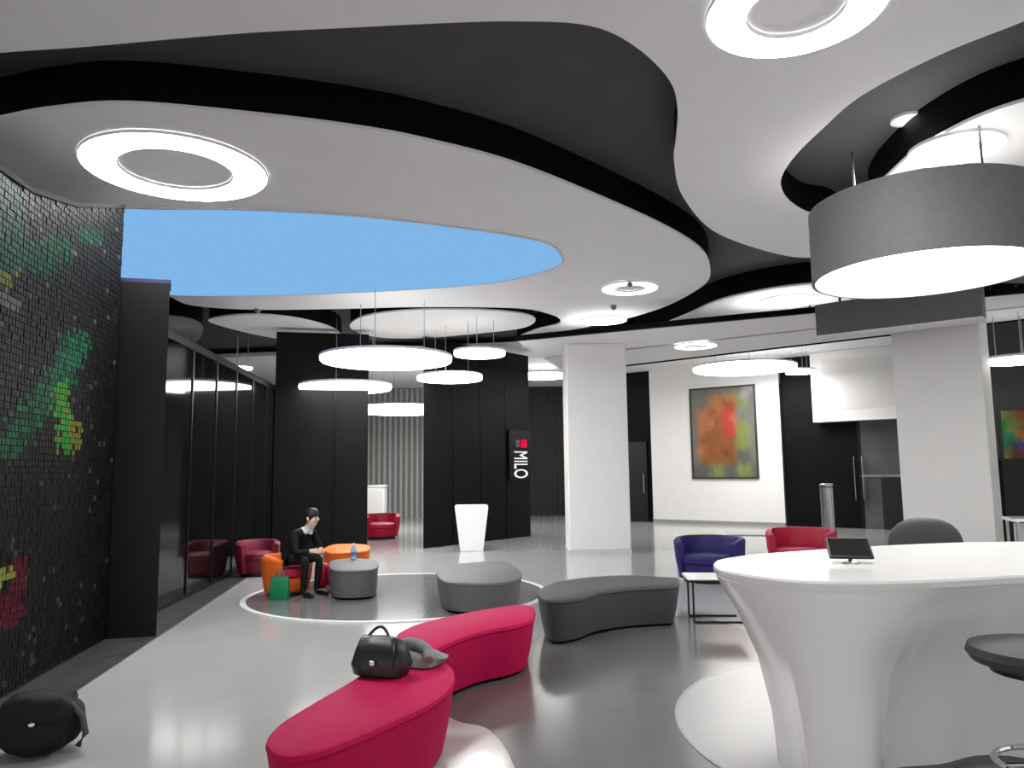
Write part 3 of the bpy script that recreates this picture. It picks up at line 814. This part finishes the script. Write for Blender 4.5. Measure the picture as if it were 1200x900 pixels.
# ------------------------------------------------------------------ seated person
def person():
    seat = FZ + 0.375
    P0 = Vector((hip.x, hip.y, 0)) + F * 0.02
    def J(f, s, z): return P0 + F * f + Sd * s + Vector((0, 0, z))
    V, E, Rr = [], [], []
    def node(p, r, par=None):
        V.append(p); Rr.append(r if isinstance(r, tuple) else (r, r))
        if par is not None: E.append((par, len(V) - 1))
        return len(V) - 1
    pel = node(J(0.0, 0, seat + 0.13), (0.155, 0.12))
    spi = node(J(0.10, 0, seat + 0.27), (0.145, 0.11), pel)
    che = node(J(0.23, 0, seat + 0.40), (0.165, 0.12), spi)
    nkb = node(J(0.325, 0, seat + 0.475), (0.085, 0.075), che)
    nk = node(J(0.365, 0, seat + 0.515), 0.052, nkb)
    hd = node(J(0.41, 0, seat + 0.57), (0.07, 0.08), nk)
    h2 = node(J(0.425, 0, seat + 0.635), (0.078, 0.095), hd)
    node(J(0.42, 0, seat + 0.715), (0.06, 0.075), h2)
    hands = []
    for s in (-1, 1):
        hp = node(J(0.06, s * 0.10, seat + 0.09), 0.088, pel)
        kn = node(J(0.44, s * 0.13, seat + 0.11), 0.062, hp)
        md = node(J(0.42, s * 0.125, seat - 0.10), 0.052, kn)
        an = node(J(0.40, s * 0.12, FZ + 0.09), 0.038, md)
        he = node(J(0.41, s * 0.12, FZ + 0.045), 0.042, an)
        node(J(0.60, s * 0.14, FZ + 0.035), 0.032, he)
        sh = node(J(0.265, s * 0.17, seat + 0.43), 0.062, che)
        el = node(J(0.36, s * 0.22, seat + 0.20), 0.046, sh)
        wr = node(J(0.47, s * 0.09, seat + 0.22), 0.029, el)
        pm = node(J(0.53, s * 0.055, seat + 0.215), (0.036, 0.02), wr)
        hands.append((pm, s))
    body_nodes = len(V)
    for pm, s in hands:
        for k, ln in enumerate((0.062, 0.07, 0.066, 0.052)):
            o_ = (k - 1.5) * 0.018
            q = V[pm] + F * 0.03 + Vector((0, 0, o_ * 0.8)) - Sd * s * 0.004
            a = node(q, 0.0085, pm)
            b = node(q + F * ln * 0.5 - Sd * s * 0.012, 0.0085, a)
            node(q + F * ln * 0.75 - Sd * s * 0.035 - Vector((0, 0, 0.01)), 0.0075, b)
        a = node(V[pm] + Vector((0, 0, 0.03)) + F * 0.005, 0.0095, pm)
        node(V[pm] + Vector((0, 0, 0.045)) + F * 0.035 - Sd * s * 0.012, 0.0085, a)
    me = bpy.data.meshes.new('person_skeleton')
    base = Vector((hip.x, hip.y, FZ))
    me.from_pydata([tuple(v - base) for v in V], E, [])
    ob = bpy.data.objects.new('person_skeleton', me)
    C.objects.link(ob)
    md_ = ob.modifiers.new('skin', 'SKIN')
    md_.use_smooth_shade = True
    for i, r in enumerate(Rr):
        sv = me.skin_vertices[0].data[i]
        sv.radius = r
        sv.use_root = (i == 0)
    ss = ob.modifiers.new('sub', 'SUBSURF'); ss.levels = 2; ss.render_levels = 2
    bpy.context.view_layer.update()
    m2 = bpy.data.meshes.new_from_object(ob.evaluated_get(bpy.context.evaluated_depsgraph_get()))
    bpy.data.objects.remove(ob)
    m2.materials.clear()
    for m in (BLACKC, SKIN, mat('black_shoe', (12, 12, 12), 0.3), mat('white_shirt', (228, 228, 228), 0.7)): m2.materials.append(m)
    nkp = V[4] - base
    for p in m2.polygons:
        p.use_smooth = True
        c = p.center
        f = c.dot(F); s = c.dot(Sd)
        if c.z > nkp.z + 0.005: p.material_index = 1
        elif c.z > nkp.z - 0.09 and f > 0.25 and abs(s) < 0.075: p.material_index = 3
        elif c.z < 0.085: p.material_index = 2
        elif f > 0.505 and c.z > seat + 0.11: p.material_index = 1
    m2.name = 'person'
    po = bpy.data.objects.new('person', m2)
    C.objects.link(po)
    po.location = base
    tag(po, 'person in black clothes and white collar leaning forward on the orange armchair', 'person')
    H = V[6] - base
    up = Vector((0, 0, 1))
    hb = MB()
    rings = []                                    # hair cap over top and back of the head
    for i in range(9):
        th = math.pi * (0.03 + 0.60 * i / 8)
        row = []
        for k in range(20):
            a = k * 2 * math.pi / 20
            d = Vector((0, 0, math.cos(th))) * 0.118 + (F * math.cos(a) * 0.112 + Sd * math.sin(a) * 0.098) * math.sin(th)
            fr = max(0.0, math.cos(a)) * max(0.0, (i - 3) / 5)
            d = d * (1 - 0.35 * fr)
            row.append(H + up * 0.022 - F * 0.012 + d)
        rings.append(row)
    hb.loft(rings, True, True).build('hair', HAIR, po, smooth=True)
    fc = H + F * 0.085
    for s in (-1, 1):
        MB().blob(fc + Sd * s * 0.032 + up * 0.012, (0.012, 0.012, 0.009), 10, 6).build('eye', mat('eye_dark', (24, 20, 18), 0.2), po, smooth=True)
        MB().blob(H + Sd * s * 0.088 + up * 0.0, (0.018, 0.01, 0.03), 10, 6).build('ear', SKIN, po, smooth=True)
    MB().tube([fc + up * 0.015 + F * 0.0, fc - up * 0.02 + F * 0.022, fc - up * 0.028 + F * 0.004], [0.008, 0.014, 0.01], 8).build('nose', SKIN, po, smooth=True)
    MB().blob(fc - up * 0.05 - F * 0.006, (0.012, 0.024, 0.007), 10, 6, math.atan2(F.y, F.x)).build('mouth', mat('lips', (160, 90, 84), 0.5), po, smooth=True)
person()

# ------------------------------------------------------------------ planter
p = at_z(552, 646)
o = empty('planter', (p.x, p.y + 0.25, 0), 'tall tapered white planter before the black free-standing wall', 'planter', 0.06)
b, t, hh = 0.235, 0.34, 0.92
def sq(h, z): return [(-h, -h, z), (h, -h, z), (h, h, z), (-h, h, z)]
MB().loft([sq(b, 0), sq(t, hh - 0.05), sq(t, hh), sq(t - 0.04, hh), sq(t - 0.06, hh - 0.1)], True, False).build('pot', GLOSSW, o, bevel=0.01)
MB().loft([sq(t - 0.055, hh - 0.12), sq(t - 0.055, hh - 0.09)]).build('soil', SOIL, o)
# white cabinet in the corridor
p = at_z(441, 618)
o = empty('corridor_cabinet', (p.x, p.y, 0), 'white cabinet behind the red armchair in the corridor', 'cabinet')
MB().box((0, 0, 0.63), (0.55, 0.5, 1.16)).build('body', GLOSSW, o)
MB().box((0, 0, 0.025), (0.5, 0.45, 0.05)).build('plinth', DMETAL, o)
MB().box((0, 0, 1.23), (0.6, 0.55, 0.04)).build('top', WHITE, o)
MB().box((0, -0.26, 0.62), (0.5, 0.02, 1.05)).build('door', WHITE, o)

# ------------------------------------------------------------------ tables
def sled_table(c, rz, label, w, d, h, top_m):
    o = empty('side_table', c, label, 'table', rz)
    MB().box((0, 0, h - 0.0125), (w, d, 0.025)).build('table_top', top_m, o, bevel=0.006)
    for s in (-1, 1):
        y = s * (d / 2 - 0.04)
        MB().tube([(w / 2 - 0.1, y, h - 0.03), (-w / 2 + 0.06, y, h - 0.03)], 0.011, 8).build('top_rail', DMETAL, o)
        MB().tube([(-w / 2 + 0.06, y, h - 0.03), (-w / 2 + 0.06, y, 0.012)], 0.011, 8).build('leg', DMETAL, o)
        MB().tube([(-w / 2 + 0.06, y, 0.012), (w / 2 - 0.05, y, 0.012)], 0.011, 8).build('floor_rail', DMETAL, o)
    return o
p = at_z(842, 731)
sled_table((p.x + 0.02, p.y + 0.2, 0), -0.08, 'white side table on a thin dark sled frame beside the counter', 0.62, 0.45, 0.47, GLOSSW)
o = sled_table(floor_at(874, 13.6), -0.3, 'low white table between the navy and crimson armchairs', 0.8, 0.6, 0.5, GLOSSW)
o = sled_table(floor_at(815, 13.2), 0.1, 'low white table behind the navy armchair with the lime magazine', 0.7, 0.5, 0.5, GLOSSW)
q = floor_at(816, 13.15)
o = empty('magazine', (q[0], q[1], 0.5), 'lime green magazine on the table behind the navy armchair', 'magazine', 0.2)
MB().box((0, 0, 0.012), (0.44, 0.3, 0.02)).build('pages', WHITE, o)
MB().box((0, 0, 0.025), (0.46, 0.32, 0.006)).build('cover', mat('lime_cover', (196, 204, 96), 0.5), o)

# ------------------------------------------------------------------ reception counter
def counter():
    zc = 1.1
    T = [(836, 659), (846, 667), (880, 674), (930, 680), (990, 682), (1060, 681), (1130, 678), (1200, 674), (1300, 672), (1420, 662), (1380, 640), (1260, 635), (1150, 635), (1060, 638), (970, 643), (890, 649), (850, 654)]
    top = [at_z(x, y, zc) for x, y in T]
    # how far the foot of each point is drawn in, and towards where
    sh = []
    for i, p in enumerate(top):
        if i in (0, 1, 16): v = Vector((0.33, 0.10, 0))
        elif i in (2, 15): v = Vector((0.24, 0.10, 0))
        elif i in (3, 4): v = Vector((0.10, 0.14, 0))
        elif i == 5: v = Vector((-0.02, 0.30, 0))
        elif i in (6, 7): v = Vector((-0.12, 0.62, 0))
        elif i == 8: v = Vector((-0.1, 0.7, 0))
        else: v = Vector((0, -0.08, 0))
        sh.append(v)
    c = sum(top, Vector()) / len(top)
    o = empty('reception_counter', (c.x, c.y, 0), 'big glossy white sculpted reception counter in the right foreground', 'counter')
    def ring_at(f, z, d=0.0):
        pts = [p + s * f for p, s in zip(top, sh)]
        r = smooth_closed([Vector((p.x - c.x, p.y - c.y, 0)) for p in pts], 6)
        if area2(r) < 0: r = r[::-1]
        if d: r = offset(r, d)
        return [(q.x, q.y, z) for q in r]
    MB().loft([ring_at(1.0, 0.05), ring_at(0.93, 0.3), ring_at(0.72, 0.6), ring_at(0.38, 0.85), ring_at(0.1, 1.0), ring_at(0.02, zc - 0.05)]).build('body', GLOSSW, o, smooth=True)
    MB().loft([ring_at(0.02, zc - 0.05, 0.004), ring_at(0, zc - 0.035), ring_at(0, zc - 0.01), ring_at(0, zc, 0.01)]).build('worktop', mat('white_worktop', (240, 240, 240), 0.2, var=0.01), o, smooth=True)
    MB().loft([ring_at(1.0, 0.0, 0.03), ring_at(1.0, 0.05, 0.03)]).build('plinth', mat('grey_plinth', (120, 120, 120), 0.4), o)
counter()
# tablet on the counter
p = at_z(997, 660, 1.1)
o = empty('desk_tablet', (p.x, p.y, 1.1), 'black tilted tablet on a grey stand on top of the counter', 'tablet', -0.25)
MB().lathe([(0.04, 0), (0.04, 0.008), (0.012, 0.014)], (0, 0, 0), 24).build('stand_foot', METAL, o)
MB().tube([(0, 0, 0.01), (0, 0.03, 0.06)], 0.01).build('stand_neck', METAL, o)
ts = MB().box((0, 0, 0), (0.22, 0.016, 0.17)).build('screen_body', mat('black_plastic', (10, 10, 11), 0.3), o, bevel=0.006)
ts.location = (0, 0.03, 0.075); ts.rotation_euler = (math.radians(-58), 0, 0)
ts2 = MB().box((0, 0, 0), (0.20, 0.002, 0.15)).build('glass', mat('black_gloss', (14, 14, 15), 0.05), o)
ts2.location = (0, 0.03 - 0.0085 * math.cos(math.radians(58)), 0.075 + 0.0085 * math.sin(math.radians(58))); ts2.rotation_euler = (math.radians(-58), 0, 0)
# office chair behind the counter
q = floor_at(1079, 6.5)
o = empty('office_chair', (q[0], q[1], 0), 'grey round-backed office chair behind the counter', 'chair', -0.3)
MB().blob((0, 0.0, 0.9), (0.29, 0.07, 0.28), 28, 14, power=0.8).build('backrest', GREYU, o, smooth=True)
MB().blob((0, -0.28, 0.5), (0.27, 0.27, 0.06), 28, 10, power=0.7).build('seat', GREYU, o, smooth=True)
MB().tube([(0, 0.02, 0.7), (0, -0.02, 0.48), (0, -0.2, 0.45)], 0.025).build('back_bar', DMETAL, o, smooth=True)
MB().tube([(0, -0.28, 0.08), (0, -0.28, 0.47)], 0.03).build('post', CHROME, o)
for k in range(5):
    a = k * 2 * math.pi / 5
    MB().tube([(0, -0.28, 0.1), (0.3 * math.cos(a), -0.28 + 0.3 * math.sin(a), 0.06)], [0.025, 0.016]).build('foot_arm', DMETAL, o)
    MB().blob((0.3 * math.cos(a), -0.28 + 0.3 * math.sin(a), 0.03), (0.03, 0.03, 0.03), 12, 8).build('castor', RIM, o, smooth=True)
# bar stool at the right edge
q = at_z(1222, 762, 0.86)
o = empty('bar_stool', (q.x, q.y, 0), 'dark grey bar stool seat at the right edge before the counter', 'stool')
MB().lathe([(0.2, 0.79), (0.255, 0.81), (0.275, 0.84), (0.265, 0.87), (0.2, 0.885), (0.01, 0.888)], (0, 0, 0), 44).build('seat', GREYU, o, smooth=True)
MB().lathe([(0.19, 0.77), (0.19, 0.79)], (0, 0, 0), 36).build('seat_plate', DMETAL, o)
MB().tube([(0, 0, 0.02), (0, 0, 0.78)], 0.03, 16).build('post', CHROME, o, smooth=True)
MB().tube([(0.2 * math.cos(k * math.pi / 16), 0.2 * math.sin(k * math.pi / 16), 0.42) for k in range(33)], 0.013, 8).build('foot_ring', CHROME, o, smooth=True)
MB().tube([(-0.2, 0, 0.42), (0.2, 0, 0.42)], 0.01, 8).build('foot_ring_bar', CHROME, o)
MB().lathe([(0.23, 0), (0.23, 0.012), (0.05, 0.03)], (0, 0, 0), 40).build('base', CHROME, o, smooth=True)
# white desk at far right
q = floor_at(1228, 10.2)
o = empty('side_desk', (q[0], q[1], 0), 'white desk at the right edge beyond the column', 'desk', -0.35)
MB().box((0, 0, 0.9), (1.0, 0.6, 0.04)).build('desk_top', GLOSSW, o)
MB().box((0.05, 0.25, 0.55), (0.86, 0.02, 0.56)).build('modesty_panel', WHITE, o)
for s in (-1, 1):
    for t_ in (-1, 1):
        MB().tube([(s * 0.45, t_ * 0.26, 0), (s * 0.45, t_ * 0.26, 0.88)], 0.02, 8).build('leg', METAL, o)
# steel bollard post by the dark wall
q = floor_at(968, 17.0)
o = empty('steel_post', (q[0], q[1], 0), 'stainless steel post against the dark wall above the crimson armchair', 'post')
MB().lathe([(0.18, 0), (0.18, 0.02), (0.14, 0.03)], (0, 0, 0), 28).build('foot_plate', METAL, o)
MB().lathe([(0.14, 0.03), (0.14, 1.18)], (0, 0, 0), 28).build('tube', METAL, o, smooth=True)
MB().lathe([(0.13, 1.18), (0.13, 1.2)], (0, 0, 0), 28).build('neck', RIM, o)
MB().lathe([(0.145, 1.2), (0.145, 1.25), (0.12, 1.265)], (0, 0, 0), 28).build('cap', METAL, o, smooth=True)

# ------------------------------------------------------------------ bags
p = at_z(448, 792, HB)
o = empty('handbag', (p.x, p.y + 0.02, HB), 'slumped black handbag lying on the foreground raspberry bench', 'bag', -0.35)
def soft_box(levels, n=40, sq_=0.45, wob=0.0):
    """rounded-box rings: (z, half width, half depth, shift x, shift y)"""
    out = []
    for z, a, b, dx, dy in levels:
        row = []
        for k in range(n):
            t = k * 2 * math.pi / n
            ca, sa = math.cos(t), math.sin(t)
            q = Vector((dx + a * math.copysign(abs(ca) ** sq_, ca), dy + b * math.copysign(abs(sa) ** sq_, sa), z))
            q += Vector((ca, sa, 0)) * wob * noise.noise(q * 9)
            row.append(q + Vector((0, 0, 0.25 * wob * noise.noise(q * 11 + Vector((3, 1, 2))) if z > 0.02 else 0)))
        out.append(row)
    return out
MB().loft(soft_box([(0.0, 0.15, 0.075, 0, 0), (0.012, 0.165, 0.09, 0, 0), (0.07, 0.172, 0.098, 0, 0), (0.14, 0.16, 0.075, -0.012, 0.01), (0.19, 0.135, 0.045, -0.03, 0.02), (0.215, 0.11, 0.022, -0.045, 0.028), (0.222, 0.09, 0.01, -0.05, 0.03)], wob=0.03)).build('bag_body', BLACKL, o, smooth=True)
MB().loft(soft_box([(0.075, 0.12, 0.012, 0.0, -0.098), (0.13, 0.125, 0.014, -0.008, -0.085), (0.18, 0.12, 0.016, -0.02, -0.045), (0.214, 0.105, 0.02, -0.04, 0.0)], wob=0.012)).build('bag_flap', BLACKL, o, smooth=True)
MB().tube([Vector((-0.13 + 0.17 * t, 0.02 + 0.03 * math.sin(t * 3.1), 0.19 + 0.075 * math.sin(math.pi * t))) for t in [k / 14 for k in range(15)]], 0.009, 8).build('bag_handle', BLACKL, o, smooth=True)
MB().box((-0.005, -0.115, 0.09), (0.035, 0.012, 0.025)).build('clasp', CHROME, o, bevel=0.004)
p = at_z(484, 781, HB)
o = empty('folded_jacket', (p.x + 0.02, p.y + 0.05, HB), 'grey crumpled jacket beside the black handbag on the bench', 'jacket', -0.35)
MB().loft(soft_box([(0.0, 0.17, 0.11, 0, 0), (0.012, 0.185, 0.125, 0, 0), (0.05, 0.19, 0.125, 0, 0), (0.072, 0.165, 0.105, -0.01, 0), (0.082, 0.12, 0.07, -0.02, 0), (0.086, 0.05, 0.03, -0.03, 0)], sq_=0.7, wob=0.05)).build('jacket_body', GREYC, o, smooth=True)
MB().tube([(-0.15, 0.06, 0.1), (-0.08, 0.03, 0.115), (0.0, 0.01, 0.112), (0.08, -0.03, 0.1), (0.13, -0.1, 0.055)], [0.03, 0.038, 0.04, 0.035, 0.03], 14).build('sleeve', GREYC, o, smooth=True)
MB().tube([(-0.16, -0.06, 0.075), (-0.12, -0.02, 0.105), (-0.12, 0.06, 0.105), (-0.15, 0.1, 0.075)], [0.012, 0.018, 0.018, 0.012], 10).build('collar', mat('dark_grey_collar', (84, 86, 86), 0.8, var=0.1), o, smooth=True)
p = at_z(22, 895)
o = empty('rucksack', (p.x, p.y + 0.18, 0.004), 'dark grey rucksack slumped on the floor in the near left corner', 'bag', 0.3)
MB().blob((0, 0, 0.17), (0.22, 0.16, 0.17), 32, 18, rough=0.14, power=0.72).build('rucksack_body', BLACKC, o, smooth=True)
MB().blob((0.02, -0.13, 0.11), (0.14, 0.06, 0.09), 24, 12, rough=0.15, power=0.7).build('front_pocket', BLACKC, o, smooth=True)
MB().blob((0.0, -0.18, 0.2), (0.018, 0.01, 0.014), 12, 8).build('buckle', CHROME, o, smooth=True)
MB().tube([(0.17, -0.06, 0.27), (0.24, -0.08, 0.2), (0.26, -0.08, 0.1), (0.22, -0.06, 0.03)], 0.018, 8).build('shoulder_strap', mat('grey_webbing', (74, 74, 75), 0.7), o, smooth=True)
